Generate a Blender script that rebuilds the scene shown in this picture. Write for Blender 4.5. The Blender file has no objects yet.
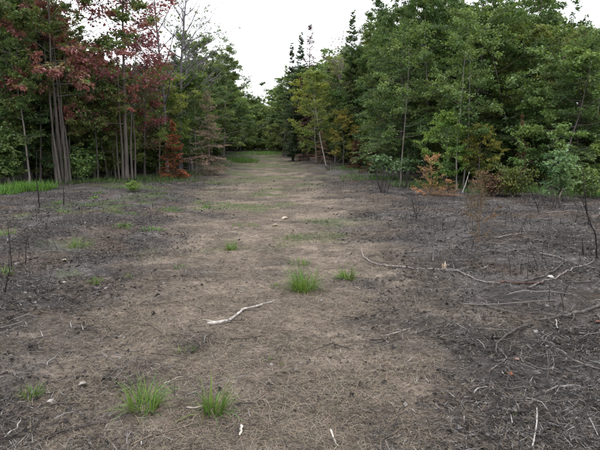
import bpy, math
import numpy as np
from mathutils import Vector

# ------------------------------------------------------------------ camera, sky, sun
scene = bpy.context.scene
COL = scene.collection
CAM_H, F_PX, HORIZON = 1.6, 583.0, 142.0
PITCH = math.atan((225 - HORIZON) / F_PX)
cam_d = bpy.data.cameras.new('camera')
cam = bpy.data.objects.new('camera', cam_d)
COL.objects.link(cam)
cam_d.sensor_width = 36.0
cam_d.lens = 36.0 * F_PX / 600.0
cam_d.clip_start = 0.05
cam_d.clip_end = 3000
cam.location = (0, 0, CAM_H)
cam.rotation_euler = (math.pi / 2 - PITCH, 0, 0)
scene.camera = cam

SUN_EL, SUN_AZ = math.radians(72), math.radians(200)      # azimuth clockwise from +Y
world = bpy.data.worlds.new('World')
scene.world = world
world.use_nodes = True
wn, wl = world.node_tree.nodes, world.node_tree.links
wn.clear()
w_out = wn.new('ShaderNodeOutputWorld')
w_bg = wn.new('ShaderNodeBackground')
w_sky = wn.new('ShaderNodeTexSky')
w_sky.sky_type = 'NISHITA'
w_sky.sun_disc = False
w_sky.sun_elevation = SUN_EL
w_sky.sun_rotation = SUN_AZ
w_sky.air_density = 1.0
w_sky.dust_density = 3.0
w_tc = wn.new('ShaderNodeTexCoord')
w_no = wn.new('ShaderNodeTexNoise')
w_no.inputs['Scale'].default_value = 3.0
w_no.inputs['Detail'].default_value = 5.0
w_mr = wn.new('ShaderNodeMapRange')
w_mr.inputs['From Min'].default_value = 0.3
w_mr.inputs['From Max'].default_value = 0.7
w_mr.inputs['To Min'].default_value = 11.5
w_mr.inputs['To Max'].default_value = 14.0
w_cl = wn.new('ShaderNodeVectorMath')
w_cl.operation = 'SCALE'
w_cl.inputs[0].default_value = (0.985, 0.99, 1.03)
w_mx = wn.new('ShaderNodeMix')
w_mx.data_type = 'RGBA'
w_mx.inputs['Factor'].default_value = 0.9                 # unbroken cloud cover
wl.new(w_tc.outputs['Generated'], w_no.inputs['Vector'])
wl.new(w_no.outputs['Fac'], w_mr.inputs['Value'])
wl.new(w_mr.outputs['Result'], w_cl.inputs['Scale'])
wl.new(w_sky.outputs['Color'], w_mx.inputs['A'])
wl.new(w_cl.outputs['Vector'], w_mx.inputs['B'])
wl.new(w_mx.outputs['Result'], w_bg.inputs['Color'])
w_bg.inputs['Strength'].default_value = 0.1
wl.new(w_bg.outputs['Background'], w_out.inputs['Surface'])

sun_d = bpy.data.lights.new('sun', 'SUN')
sun_d.energy = 0.8
sun_d.angle = math.radians(30)
sun_d.color = (1.0, 0.97, 0.93)
sun = bpy.data.objects.new('sun', sun_d)
COL.objects.link(sun)
_sv = Vector((math.sin(SUN_AZ) * math.cos(SUN_EL), math.cos(SUN_AZ) * math.cos(SUN_EL), math.sin(SUN_EL)))
sun.rotation_euler = _sv.to_track_quat('Z', 'Y').to_euler()

scene.view_settings.view_transform = 'Standard'
scene.view_settings.look = 'None'
scene.view_settings.exposure = 0.85
scene.view_settings.gamma = 1.0
scene.view_settings.use_curve_mapping = False
scene.render.engine = 'CYCLES'
cy = scene.cycles
cy.max_bounces = 4
cy.diffuse_bounces = 3
cy.glossy_bounces = 2
cy.transmission_bounces = 3
cy.use_denoising = True
cy.use_adaptive_sampling = True
cy.adaptive_threshold = 0.02

# ------------------------------------------------------------------ numeric helpers
def lattice(ix, iy, seed):
    h = (ix.astype(np.int64) * 374761393 + iy.astype(np.int64) * 668265263 + seed * 1442695041) & 0x7fffffff
    h = ((h ^ (h >> 13)) * 1274126177) & 0x7fffffff
    h = h ^ (h >> 16)
    return (h & 0xffff) / 65535.0

def vnoise(x, y, scale, seed):
    x = np.asarray(x, float) * scale
    y = np.asarray(y, float) * scale
    ix, iy = np.floor(x), np.floor(y)
    fx, fy = x - ix, y - iy
    fx = fx * fx * (3 - 2 * fx)
    fy = fy * fy * (3 - 2 * fy)
    ix = ix.astype(np.int64); iy = iy.astype(np.int64)
    a = lattice(ix, iy, seed); b = lattice(ix + 1, iy, seed)
    c = lattice(ix, iy + 1, seed); d = lattice(ix + 1, iy + 1, seed)
    return (a * (1 - fx) + b * fx) * (1 - fy) + (c * (1 - fx) + d * fx) * fy

def fbm(x, y, scale, seed, octv=4, gain=0.5):
    x = np.asarray(x, float); y = np.asarray(y, float)
    t, amp, s = 0.0, 1.0, 0.0
    for k in range(octv):
        ca, sa = math.cos(0.65 + 1.1 * k), math.sin(0.65 + 1.1 * k)      # each octave turned, so no lattice lines show
        t = t + amp * vnoise(ca * x + sa * y, ca * y - sa * x, scale * 2 ** k, seed + 17 * k)
        s += amp
        amp *= gain
    return t / s

def smooth(a, b, x):
    t = np.clip((np.asarray(x, float) - a) / (b - a), 0, 1)
    return t * t * (3 - 2 * t)

def trail_x(y):
    return -0.12 - 0.052 * np.asarray(y, float)

def trail_mask(x, y):
    """1 on the strawy track, 0 on the burnt ground beside it."""
    x = np.asarray(x, float); y = np.asarray(y, float)
    hw = 1.25 + 0.035 * np.minimum(y, 18)
    hw = hw + 0.3 * smooth(0, 1, x - trail_x(y))
    d = np.abs(x - trail_x(y)) / hw + (fbm(x, y, 1.1, 5, 5, 0.62) - 0.5) * 2.1
    return 1 - smooth(0.35, 1.6, d)

def ground_z(x, y):
    x = np.asarray(x, float); y = np.asarray(y, float)
    off = np.abs(x - trail_x(y))
    z = (fbm(x, y, 0.28, 11, 3) - 0.5) * 0.22 * smooth(0.5, 4, off + 0.5)
    z = z + 0.10 * smooth(1.2, 4.0, off)
    z = z + (fbm(x, y, 1.7, 23, 3) - 0.5) * 0.07
    m = 1 - trail_mask(x, y)
    z = z + (fbm(x, y, 7.0, 31, 3) - 0.5) * (0.022 + 0.05 * m)
    return z

def gz(x, y):
    return float(ground_z(np.array([x]), np.array([y]))[0])

def on_ground(u, v):
    """The point of the ground that shows at (u, v) of a 600 x 450 view, found by walking the view ray."""
    c, s = math.cos(PITCH), math.sin(PITCH)
    dx, dv = (u - 300) / F_PX, (225 - v) / F_PX
    d = np.array([dx, c + dv * s, -s + dv * c])
    t = -CAM_H / d[2]
    for _ in range(6):
        p = d * t
        t = (gz(p[0], p[1]) - CAM_H) / d[2]
    p = d * t
    return float(p[0]), float(p[1]), gz(p[0], p[1])

def stand(u, dist):
    x = (u - 300) / F_PX * dist
    return x, dist, gz(x, dist)

# ------------------------------------------------------------------ materials
def new_mat(name):
    m = bpy.data.materials.new(name)
    m.use_nodes = True
    n, l = m.node_tree.nodes, m.node_tree.links
    n.clear()
    out = n.new('ShaderNodeOutputMaterial')
    return m, n, l, out

def tint_nodes(n, l):
    at = n.new('ShaderNodeAttribute'); at.attribute_name = 'Col'
    oi = n.new('ShaderNodeObjectInfo')
    mu = n.new('ShaderNodeMix'); mu.data_type = 'RGBA'; mu.blend_type = 'MULTIPLY'
    mu.inputs['Factor'].default_value = 1.0
    l.new(at.outputs['Color'], mu.inputs['A'])
    l.new(oi.outputs['Color'], mu.inputs['B'])
    return mu.outputs['Result']

def leaf_material(name, transl=0.36, rough=0.42, spec=0.5):
    m, n, l, out = new_mat(name)
    c = tint_nodes(n, l)
    p = n.new('ShaderNodeBsdfPrincipled')
    p.inputs['Roughness'].default_value = rough
    p.inputs['Specular IOR Level'].default_value = spec
    t = n.new('ShaderNodeBsdfTranslucent')
    g = n.new('ShaderNodeMix'); g.data_type = 'RGBA'; g.blend_type = 'MULTIPLY'
    g.inputs['Factor'].default_value = 1.0
    g.inputs['B'].default_value = (1.25, 1.2, 0.6, 1)
    l.new(c, p.inputs['Base Color'])
    l.new(c, g.inputs['A'])
    l.new(g.outputs['Result'], t.inputs['Color'])
    mx = n.new('ShaderNodeMixShader')
    mx.inputs['Fac'].default_value = transl
    l.new(p.outputs['BSDF'], mx.inputs[1])
    l.new(t.outputs['BSDF'], mx.inputs[2])
    l.new(mx.outputs['Shader'], out.inputs['Surface'])
    return m

def wood_material(name, scale=9.0, bump=0.35, contrast=(0.55, 1.45)):
    """bark or weathered wood; the colour is the object's own colour, broken up by stretched noise"""
    m, n, l, out = new_mat(name)
    oi = n.new('ShaderNodeObjectInfo')
    tc = n.new('ShaderNodeTexCoord')
    mp = n.new('ShaderNodeMapping')
    mp.inputs['Scale'].default_value = (1, 1, 0.18)
    no = n.new('ShaderNodeTexNoise')
    no.inputs['Scale'].default_value = scale
    no.inputs['Detail'].default_value = 6
    no.inputs['Roughness'].default_value = 0.65
    l.new(tc.outputs['Object'], mp.inputs['Vector'])
    l.new(mp.outputs['Vector'], no.inputs['Vector'])
    mr = n.new('ShaderNodeMapRange')
    mr.inputs['From Min'].default_value = 0.3
    mr.inputs['From Max'].default_value = 0.7
    mr.inputs['To Min'].default_value = contrast[0]
    mr.inputs['To Max'].default_value = contrast[1]
    l.new(no.outputs['Fac'], mr.inputs['Value'])
    sc = n.new('ShaderNodeVectorMath'); sc.operation = 'SCALE'
    l.new(oi.outputs['Color'], sc.inputs[0])
    l.new(mr.outputs['Result'], sc.inputs['Scale'])
    p = n.new('ShaderNodeBsdfPrincipled')
    p.inputs['Roughness'].default_value = 0.9
    p.inputs['Specular IOR Level'].default_value = 0.15
    l.new(sc.outputs['Vector'], p.inputs['Base Color'])
    b = n.new('ShaderNodeBump')
    b.inputs['Strength'].default_value = bump
    b.inputs['Distance'].default_value = 0.03
    l.new(no.outputs['Fac'], b.inputs['Height'])
    l.new(b.outputs['Normal'], p.inputs['Normal'])
    l.new(p.outputs['BSDF'], out.inputs['Surface'])
    return m

M_LEAF = leaf_material('green_leaf')
M_DRY = leaf_material('dry_leaf', 0.15, 0.8, 0.1)
M_GRASS = leaf_material('grass_blade', 0.3, 0.55, 0.25)
M_BARK = wood_material('bark')
M_STICK = wood_material('weathered_wood', 22.0, 0.5, (0.3, 1.45))

# the ground: colour from the burnt / strawy mask stored on the sheet, broken up by fine noise
M_GROUND, n, l, out = new_mat('burnt_soil')
at = n.new('ShaderNodeAttribute'); at.attribute_name = 'Col'
tc = n.new('ShaderNodeTexCoord')
n1 = n.new('ShaderNodeTexNoise'); n1.inputs['Scale'].default_value = 26; n1.inputs['Detail'].default_value = 8
n1.inputs['Roughness'].default_value = 0.75
n2 = n.new('ShaderNodeTexNoise'); n2.inputs['Scale'].default_value = 7; n2.inputs['Detail'].default_value = 6
n2.inputs['Roughness'].default_value = 0.7
for q in (n1, n2):
    l.new(tc.outputs['Object'], q.inputs['Vector'])
r1 = n.new('ShaderNodeMapRange')
for k, v in zip(('From Min', 'From Max', 'To Min', 'To Max'), (0.32, 0.7, 0.4, 1.65)):
    r1.inputs[k].default_value = v
l.new(n1.outputs['Fac'], r1.inputs['Value'])
r2 = n.new('ShaderNodeMapRange')
for k, v in zip(('From Min', 'From Max', 'To Min', 'To Max'), (0.35, 0.68, 0.65, 1.35)):
    r2.inputs[k].default_value = v
l.new(n2.outputs['Fac'], r2.inputs['Value'])
mm = n.new('ShaderNodeMath'); mm.operation = 'MULTIPLY'
l.new(r1.outputs['Result'], mm.inputs[0]); l.new(r2.outputs['Result'], mm.inputs[1])
sc = n.new('ShaderNodeVectorMath'); sc.operation = 'SCALE'
l.new(at.outputs['Color'], sc.inputs[0]); l.new(mm.outputs['Value'], sc.inputs['Scale'])
p = n.new('ShaderNodeBsdfPrincipled')
p.inputs['Roughness'].default_value = 0.95
p.inputs['Specular IOR Level'].default_value = 0.1
l.new(sc.outputs['Vector'], p.inputs['Base Color'])
b = n.new('ShaderNodeBump'); b.inputs['Strength'].default_value = 0.9; b.inputs['Distance'].default_value = 0.03
l.new(n1.outputs['Fac'], b.inputs['Height'])
l.new(b.outputs['Normal'], p.inputs['Normal'])
l.new(p.outputs['BSDF'], out.inputs['Surface'])

# ------------------------------------------------------------------ mesh helpers
def mesh_np(name, verts, faces, mat, cols=None, smooth_shade=False):
    """faces: an (n, 3) or (n, 4) index array"""
    verts = np.asarray(verts, np.float32); faces = np.asarray(faces, np.int32)
    me = bpy.data.meshes.new(name)
    k = faces.shape[1]
    me.vertices.add(len(verts)); me.vertices.foreach_set('co', verts.ravel())
    me.loops.add(faces.size); me.loops.foreach_set('vertex_index', faces.ravel())
    me.polygons.add(len(faces))
    me.polygons.foreach_set('loop_start', np.arange(0, faces.size, k, dtype=np.int32))
    me.polygons.foreach_set('use_smooth', np.full(len(faces), smooth_shade))
    me.update(calc_edges=True)
    if cols is not None:
        ca = me.color_attributes.new('Col', 'FLOAT_COLOR', 'POINT')
        c4 = np.ones((len(verts), 4), np.float32); c4[:, :3] = cols
        ca.data.foreach_set('color', c4.ravel())
    me.materials.append(mat)
    return me

def unit(v):
    v = np.asarray(v, float)
    return v / np.maximum(np.linalg.norm(v, axis=-1, keepdims=True), 1e-9)

def leaf_geo(pos, axis, nrm, L, W, col, fold=0.22, droop=0.12):
    """kite leaves, folded along the midrib: 4 vertices and 2 triangles each"""
    axis = unit(axis)
    side = unit(np.cross(axis, nrm)); up = np.cross(side, axis)
    L = np.asarray(L)[:, None]; W = np.asarray(W)[:, None]
    v = np.stack([pos, pos + axis * L * 0.42 + side * W * 0.5 + up * W * fold,
                  pos + axis * L - up * L * droop,
                  pos + axis * L * 0.42 - side * W * 0.5 + up * W * fold], 1)
    N = len(pos); i = np.arange(N)[:, None] * 4
    f = np.concatenate([i + [0, 2, 1], i + [0, 3, 2]], 0)
    return v.reshape(-1, 3), f, np.repeat(col, 4, 0)

def strip_geo(base, dirs, L, W, bend, col, seg=3, rng=None):
    """curved tapering blades"""
    N = len(base); dirs = unit(dirs)
    hor = dirs.copy(); hor[:, 2] = 0; hor = unit(hor + 1e-6)
    side = np.stack([-hor[:, 1], hor[:, 0], np.zeros(N)], 1)
    vs, p, d = [], base.copy(), dirs.copy()
    step = (L / seg)[:, None]
    for k in range(seg + 1):
        w = (W * (1 - 0.85 * (k / seg) ** 1.5))[:, None] * 0.5
        vs += [p - side * w, p + side * w]
        d = unit(d + hor * (bend / seg)[:, None] * 0.8 - np.array([0, 0, 1.0]) * (bend / seg)[:, None])
        p = p + d * step
    v = np.stack(vs, 1); m = 2 * (seg + 1)
    i = np.arange(N)[:, None] * m
    f = np.concatenate([i + np.array([2 * k, 2 * k + 1, 2 * k + 3, 2 * k + 2]) for k in range(seg)], 0)
    return v.reshape(-1, 3), f, np.repeat(col, m, 0)

def tubes_geo(paths, sides=6):
    """paths: list of (points (n,3), radii (n)) -> quads"""
    V, Fq, o = [], [], 0
    for item in paths:
        pts, rad = np.asarray(item[0], float), np.asarray(item[1], float)
        k = item[2] if len(item) > 2 else sides
        n_ = len(pts)
        tan = unit(np.gradient(pts, axis=0))
        ref = np.array([0.31, 0.95, 0.05]) if abs(tan[0][2]) > 0.7 else np.array([0, 0, 1.0])
        a = unit(np.cross(tan, ref)); b_ = np.cross(tan, a)
        ang = np.arange(k) * 2 * math.pi / k
        ring = pts[:, None] + rad[:, None, None] * (np.cos(ang)[None, :, None] * a[:, None] + np.sin(ang)[None, :, None] * b_[:, None])
        V.append(ring.reshape(-1, 3))
        i, j = np.meshgrid(np.arange(n_ - 1), np.arange(k), indexing='ij')
        j2 = (j + 1) % k
        Fq.append(np.stack([o + i * k + j, o + i * k + j2, o + (i + 1) * k + j2, o + (i + 1) * k + j], -1).reshape(-1, 4))
        o += n_ * k
    return np.concatenate(V), np.concatenate(Fq)

def path(rng, p, d, L, n_=5, wob=0.12, up=0.0, r0=0.02, r1=0.005):
    p = np.array(p, float); d = unit(np.array(d, float)); pts = [p.copy()]
    for _ in range(n_):
        d = unit(d + rng.normal(0, wob, 3) + np.array([0, 0, up]))
        p = p + d * L / n_
        pts.append(p.copy())
    return np.array(pts), np.linspace(r0, r1, n_ + 1)

def along(pts, t):
    f = t * (len(pts) - 1); i = min(int(f), len(pts) - 2); f -= i
    return pts[i] * (1 - f) + pts[i + 1] * f

# ------------------------------------------------------------------ objects
def link(name, me, parent=None, color=None, mat=None):
    o = bpy.data.objects.new(name, me)
    COL.objects.link(o)
    if parent is not None:
        o.parent = parent
    if color is not None:
        o.color = (*color, 1)
    return o

def tag(o, label, cat, group=None, kind=None):
    o['label'] = label
    if cat: o['category'] = cat
    if group: o['group'] = group
    if kind: o['kind'] = kind
    return o

def thing(name, label, cat, loc, rz=0.0, s=1.0, group=None, tilt=(0, 0)):
    o = bpy.data.objects.new(name, None)
    COL.objects.link(o)
    o.empty_display_size = 0.2
    o.location = loc
    o.rotation_euler = (tilt[0], tilt[1], rz)
    o.scale = (s, s, s) if not hasattr(s, '__len__') else s
    return tag(o, label, cat, group)

# ------------------------------------------------------------------ plants: builders return a dict of meshes
def leaf_cloud(rng, twigs, n_leaf, L, colf, spread=0.1, upness=0.9, tilt=0.55, asp=0.75, sizevar=0.4):
    """leaves along twigs; twigs: list of (a, b, colour key)"""
    A = np.array([t[0] for t in twigs]); B = np.array([t[1] for t in twigs])
    K = np.array([t[2] for t in twigs], float)
    wgt = np.linalg.norm(B - A, axis=1) + 0.05
    i = rng.choice(len(A), n_leaf, p=wgt / wgt.sum())
    t = rng.random(n_leaf)[:, None] ** 0.8
    pos = A[i] * (1 - t) + B[i] * t + rng.normal(0, spread, (n_leaf, 3)) * np.array([1, 1, 0.6])
    out_ = unit(B[i] - A[i])
    axis = out_ * 0.7 + rng.normal(0, 0.7, (n_leaf, 3)); axis[:, 2] = axis[:, 2] * 0.5 - 0.25
    nrm = np.array([0, 0, upness]) + rng.normal(0, tilt, (n_leaf, 3))
    ln = L * (1 + rng.normal(0, sizevar, n_leaf)).clip(0.5, 1.7)
    col = colf(rng, K[i], pos) * (1 + rng.normal(0, 0.18, (n_leaf, 1))).clip(0.5, 1.6)
    return leaf_geo(pos, axis, nrm, ln, ln * asp, col.clip(0.002, 0.9))

def flat_col(base, var=0.42):
    base = np.array(base)
    def f(rng, key, pos):
        k = (key - 0.5)[:, None]
        c = base * (1 + 2 * var * k)
        c = c * (1 + np.array([0.5, 0.12, 0.2]) * k * 1.2)
        return c
    return f

def broadleaf(seed, H=10, r0=0.12, cb=0.3, R=2.6, n_limb=22, n_leaf=16000, leaf=0.1, colf=None, lean=(0, 0), wob=0.03,
              prof=None, rise=(0.15, 0.8), limb_r=0.45, sec=5, ter=3, mat=None, spread=0.075, bare=False, tops=True):
    rng = np.random.default_rng(seed)
    prof = prof or (lambda t: math.sin(math.pi * min(1, 0.18 + 0.82 * t)) ** 0.7 * 0.9 + 0.12)
    tp, _ = path(rng, (0, 0, -0.15), (lean[0], lean[1], 1), H, 14, wob, 0.02)
    ts = np.linspace(0, 1, 15)
    tr = r0 * ((1 - ts) ** 0.9 * 0.95 + 0.05) + r0 * 0.5 * np.exp(-ts * 30)
    trunk = [(tp, tr, 8)]
    limbs, twigs = [], []
    az = rng.random() * 6.28
    for k in range(n_limb):
        t = cb + (0.97 - cb) * ((k + rng.random() * 0.8) / n_limb)
        u = (t - cb) / (1 - cb)
        az += 2.4 + rng.normal(0, 0.4)
        L = R * prof(u) * rng.uniform(0.7, 1.2)
        el = rise[0] + (rise[1] - rise[0]) * u + rng.normal(0, 0.15)
        d = np.array([math.cos(az) * math.cos(el), math.sin(az) * math.cos(el), math.sin(el)])
        rl = max(0.006, tr[min(14, int(t * 14))] * limb_r)
        lp, lr = path(rng, along(tp, t), d, L, 5, 0.12, 0.05, rl, rl * 0.25)
        limbs.append((lp, lr, 4))
        key0 = rng.random()
        for s_ in range(sec):
            q = 0.25 + 0.75 * (s_ + rng.random()) / sec
            sd = unit(d + rng.normal(0, 0.65, 3) * np.array([1, 1, 0.5]))
            sp, sr = path(rng, along(lp, min(1, q)), sd, L * rng.uniform(0.25, 0.45) + 0.15, 3, 0.18, 0.03, rl * 0.35, rl * 0.12)
            limbs.append((sp, sr, 3))
            key = 0.6 * key0 + 0.4 * rng.random()
            for _ in range(ter):
                a = along(sp, rng.uniform(0.2, 1))
                td = unit(sd + rng.normal(0, 0.8, 3) * np.array([1, 1, 0.5]))
                e = a + td * rng.uniform(0.2, 0.5)
                twigs.append((a, e, key))
                if bare:
                    limbs.append((np.array([a, (a + e) / 2 + rng.normal(0, .03, 3), e]), np.array([rl * .16, rl * .12, rl * .07]).clip(.006), 3))
    out_ = {}
    v, f = tubes_geo(trunk + limbs)
    out_['trunk'] = mesh_np('trunk', v, f, M_BARK, smooth_shade=True)
    if n_leaf:
        v, f, c = leaf_cloud(rng, twigs, n_leaf, leaf, colf or flat_col((0.055, 0.105, 0.03)), spread)
        out_['crown'] = mesh_np('crown', v, f, mat or M_LEAF, c)
    out_['H'] = H
    return out_

def conifer(seed, H=10, r0=0.1, cb=0.1, R=1.6, whorls=26, per=6, n_needle=22000, col=(0.035, 0.07, 0.032), droop=-0.06, el0=0.05, mat=None,
            blade=(0.11, 0.035), power=0.8, var=0.25, gap=0.0, tip=(1.0, 1.0, 1.0), needle_base=0.15):
    rng = np.random.default_rng(seed)
    tp, _ = path(rng, (0, 0, -0.15), (0, 0, 1), H, 14, 0.012, 0.05)
    ts = np.linspace(0, 1, 15)
    tr = r0 * ((1 - ts) * 0.97 + 0.03) + r0 * 0.35 * np.exp(-ts * 30)
    trunk, br, seg = [(tp, tr, 7)], [], []
    for w in range(whorls):
        t = cb + (0.985 - cb) * ((w + rng.random() * 0.5) / whorls)
        a0 = rng.random() * 6.28
        wf = rng.uniform(0.7, 1.2); wt = rng.normal(0, 0.1)
        for k in range(per):
            if rng.random() < gap: continue
            u = (t - cb) / (1 - cb)
            L = R * ((1 - u) ** power * (0.75 + 0.25 * smooth(0, 0.12, u)) + 0.05) * rng.uniform(0.55, 1.2) * wf
            az = a0 + k * 6.283 / per + rng.normal(0, 0.2)
            el = el0 + wt + 0.75 * u ** 1.5 + rng.normal(0, 0.16)
            t = min(0.985, max(cb, t + rng.normal(0, 0.014)))
            d = np.array([math.cos(az) * math.cos(el), math.sin(az) * math.cos(el), math.sin(el)])
            bp, b_r = path(rng, along(tp, t), d, L, 5, 0.07, droop, max(0.004, tr[min(14, int(t * 14))] * 0.3), 0.003)
            br.append((bp, b_r, 3))
            key = rng.random()
            nb = max(3, int(L * 9))
            side = unit(np.cross(d, (0, 0, 1)))
            seg.append((along(bp, needle_base), bp[-1], key))
            for j in range(nb):
                q = needle_base + (1 - needle_base) * (j + rng.random()) / nb
                a = along(bp, q)
                l_ = 0.42 * L * (1.05 - q) * rng.uniform(0.6, 1.2) + 0.06
                dd = unit(d * 0.75 + side * (1 if j % 2 else -1) * 0.8 + np.array([0, 0, rng.normal(-0.08, 0.15)]))
                e = a + dd * l_
                seg.append((a, e, key * 0.7 + rng.random() * 0.3))
                if l_ > 0.14: br.append((np.array([a, e]), np.array([0.004, 0.002]), 3))
    out_ = {}
    v, f = tubes_geo(trunk + br)
    out_['trunk'] = mesh_np('trunk', v, f, M_BARK, smooth_shade=True)
    if n_needle:
        A = np.array([s_[0] for s_ in seg]); B = np.array([s_[1] for s_ in seg]); K = np.array([s_[2] for s_ in seg])
        wg = np.linalg.norm(B - A, axis=1) + 0.03
        i = rng.choice(len(A), n_needle, p=wg / wg.sum())
        tt = rng.random(n_needle)[:, None]
        pos = A[i] * (1 - tt) + B[i] * tt + rng.normal(0, 0.012, (n_needle, 3))
        ax = unit(B[i] - A[i]) + rng.normal(0, 0.45, (n_needle, 3)) * np.array([1, 1, 0.7])
        nr = np.array([0, 0, 0.8]) + rng.normal(0, 0.5, (n_needle, 3))
        ln = blade[0] * rng.uniform(0.6, 1.3, n_needle)
        c = flat_col(col, var)(rng, K[i], pos) * rng.normal(1, 0.2, (n_needle, 1)).clip(0.5, 1.6)
        c = c * (1 + (np.array(tip) - 1) * (tt ** 2))
        v, f, c = leaf_geo(pos, ax, nr, ln, np.full(n_needle, blade[1]), c.clip(0.002, 0.9), 0.15, 0.1)
        out_['crown'] = mesh_np('crown', v, f, mat or M_LEAF, c)
    out_['H'] = H
    return out_

def shrub(seed, H=1.2, R=0.6, stems=7, n_leaf=1500, leaf=0.08, colf=None, mat=None, spread=0.07, low=0.25, r=0.009, tw=8, splay=0.5):
    rng = np.random.default_rng(seed)
    st, twigs = [], []
    for k in range(stems):
        az = rng.random() * 6.28; sp = rng.uniform(0.1, 1) * splay
        p0 = np.array([math.cos(az), math.sin(az), 0]) * R * 0.2 * rng.random() + np.array([0, 0, -0.05])
        pp, pr = path(rng, p0, (math.cos(az) * sp, math.sin(az) * sp, 1), H * rng.uniform(0.65, 1.05), 6, 0.12, 0.02, r, r * 0.3)
        st.append((pp, pr, 4))
        key = rng.random()
        for j in range(tw):
            q = low + (1 - low) * (j + rng.random()) / tw
            a = along(pp, min(q, 1))
            d = unit(np.array([rng.normal(), rng.normal(), rng.uniform(-0.1, 0.6)]))
            e = a + d * R * rng.uniform(0.25, 0.6)
            st.append((np.array([a, (a + e) / 2 + rng.normal(0, 0.02, 3), e]), np.array([r * 0.4, r * 0.3, r * 0.2]), 3))
            twigs.append((a, e, 0.6 * key + 0.4 * rng.random()))
    out_ = {}
    v, f = tubes_geo(st)
    out_['stems'] = mesh_np('stems', v, f, M_BARK, smooth_shade=True)
    if n_leaf:
        v, f, c = leaf_cloud(rng, twigs, n_leaf, leaf, colf or flat_col((0.06, 0.12, 0.035)), spread)
        out_['foliage'] = mesh_np('foliage', v, f, mat or M_LEAF, c)
    out_['H'] = H
    return out_

def plant(kit, name, label, cat, loc, rz=0.0, s=1.0, leafcol=(1, 1, 1), bark=(0.13, 0.115, 0.1), group=None, tilt=(0, 0)):
    o = thing(name, label, cat, loc, rz, s, group, tilt)
    for key in ('trunk', 'stems'):
        if key in kit: link(key, kit[key], o, bark)
    for key in ('crown', 'foliage'):
        if key in kit: link(key, kit[key], o, leafcol)
    return o

# ------------------------------------------------------------------ the ground
def spaced(fine_a, fine_b, step, lo, hi, g=1.12):
    a = list(np.arange(fine_a, fine_b + step, step))
    s_, v = step, a[-1]
    while v < hi:
        s_ *= g; v += s_; a.append(min(v, hi))
    s_, v = step, a[0]
    pre = []
    while v > lo:
        s_ *= g; v -= s_; pre.append(max(v, lo))
    return np.array(pre[::-1] + a)

gx = spaced(-6, 6, 0.045, -700, 700, 1.06)
gy = spaced(2.4, 13, 0.045, -60, 900, 1.05)
X, Y = np.meshgrid(gx, gy)
Z = ground_z(X, Y)
nx, ny = len(gx), len(gy)
i, j = np.meshgrid(np.arange(ny - 1), np.arange(nx - 1), indexing='ij')
gf = np.stack([i * nx + j, i * nx + j + 1, (i + 1) * nx + j + 1, (i + 1) * nx + j], -1).reshape(-1, 4)
TM = trail_mask(X, Y)[..., None]
straw_c = np.array([0.180, 0.147, 0.116]); char_c = np.array([0.050, 0.046, 0.045]); ash_c = np.array([0.106, 0.097, 0.094])
brown_c = np.array([0.105, 0.078, 0.058]); green_c = np.array([0.075, 0.115, 0.035])
a_ = smooth(0.42, 0.68, fbm(X, Y, 1.6, 71, 4))[..., None]
burnt = char_c * (1 - a_) + ash_c * a_
b_ = smooth(0.5, 0.72, fbm(X, Y, 1.1, 73, 4))[..., None]
burnt = burnt * (1 - 0.6 * b_) + brown_c * 0.6 * b_
s2 = smooth(0.35, 0.7, fbm(X, Y, 2.2, 77, 4))[..., None]
straw = straw_c * (0.72 + 0.5 * s2)
d_ = smooth(0.6, 0.75, fbm(X, Y, 1.3, 79, 4))[..., None]
straw = straw * (1 - 0.55 * d_) + char_c * 0.55 * d_
gc = straw * TM + burnt * (1 - TM)
gr = (smooth(0.57, 0.72, fbm(X, Y, 0.8, 91, 4)) * smooth(6, 12, Y) * 0.55 * smooth(2.6, 1.0, X - trail_x(Y)))[..., None]
gf_ = (smooth(0.42, 0.66, fbm(X, Y, 0.55, 95, 4)) * smooth(13, 30, Y) * 0.55 * TM[..., 0])[..., None]
gr = np.maximum(gr, gf_)
gc = gc * (1 - gr) + green_c * gr
ground_me = mesh_np('ground', np.stack([X, Y, Z], -1).reshape(-1, 3), gf, M_GROUND, gc.reshape(-1, 3), True)
ground = link('ground', ground_me)
ground['kind'] = 'structure'
ground['label'] = 'burnt and strawy soil of the clearing and the track through it'

# ------------------------------------------------------------------ plant kits
def maple_red(rng, key, pos):
    g = np.array([0.115, 0.17, 0.055]); r = np.array([0.29, 0.125, 0.125]); o_ = np.array([0.21, 0.16, 0.055])
    n_ = fbm(pos[:, 0] + 3 * pos[:, 2], pos[:, 1] + 2 * pos[:, 2], 0.85, 301, 2) * 0.6 + key * 0.4
    k = smooth(0.50, 0.60, n_)[:, None]
    c = g * (1 - k) + r * k
    oo = (rng.random(len(key)) < 0.10)[:, None]
    return np.where(oo, o_, c) * (0.8 + 0.4 * rng.random((len(key), 1)))

def maple_purple(rng, key, pos):
    r = np.array([0.23, 0.075, 0.095]); p_ = np.array([0.13, 0.08, 0.085]); g = np.array([0.11, 0.15, 0.05])
    k = key[:, None]
    low = (smooth(4.2, 2.8, pos[:, 2]) * 0.8)[:, None]
    c = np.where(k > 0.45, r, p_)
    m = (rng.random((len(key), 1)) < low)
    return np.where(m, g, c) * (0.75 + 0.5 * rng.random((len(key), 1)))

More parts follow.
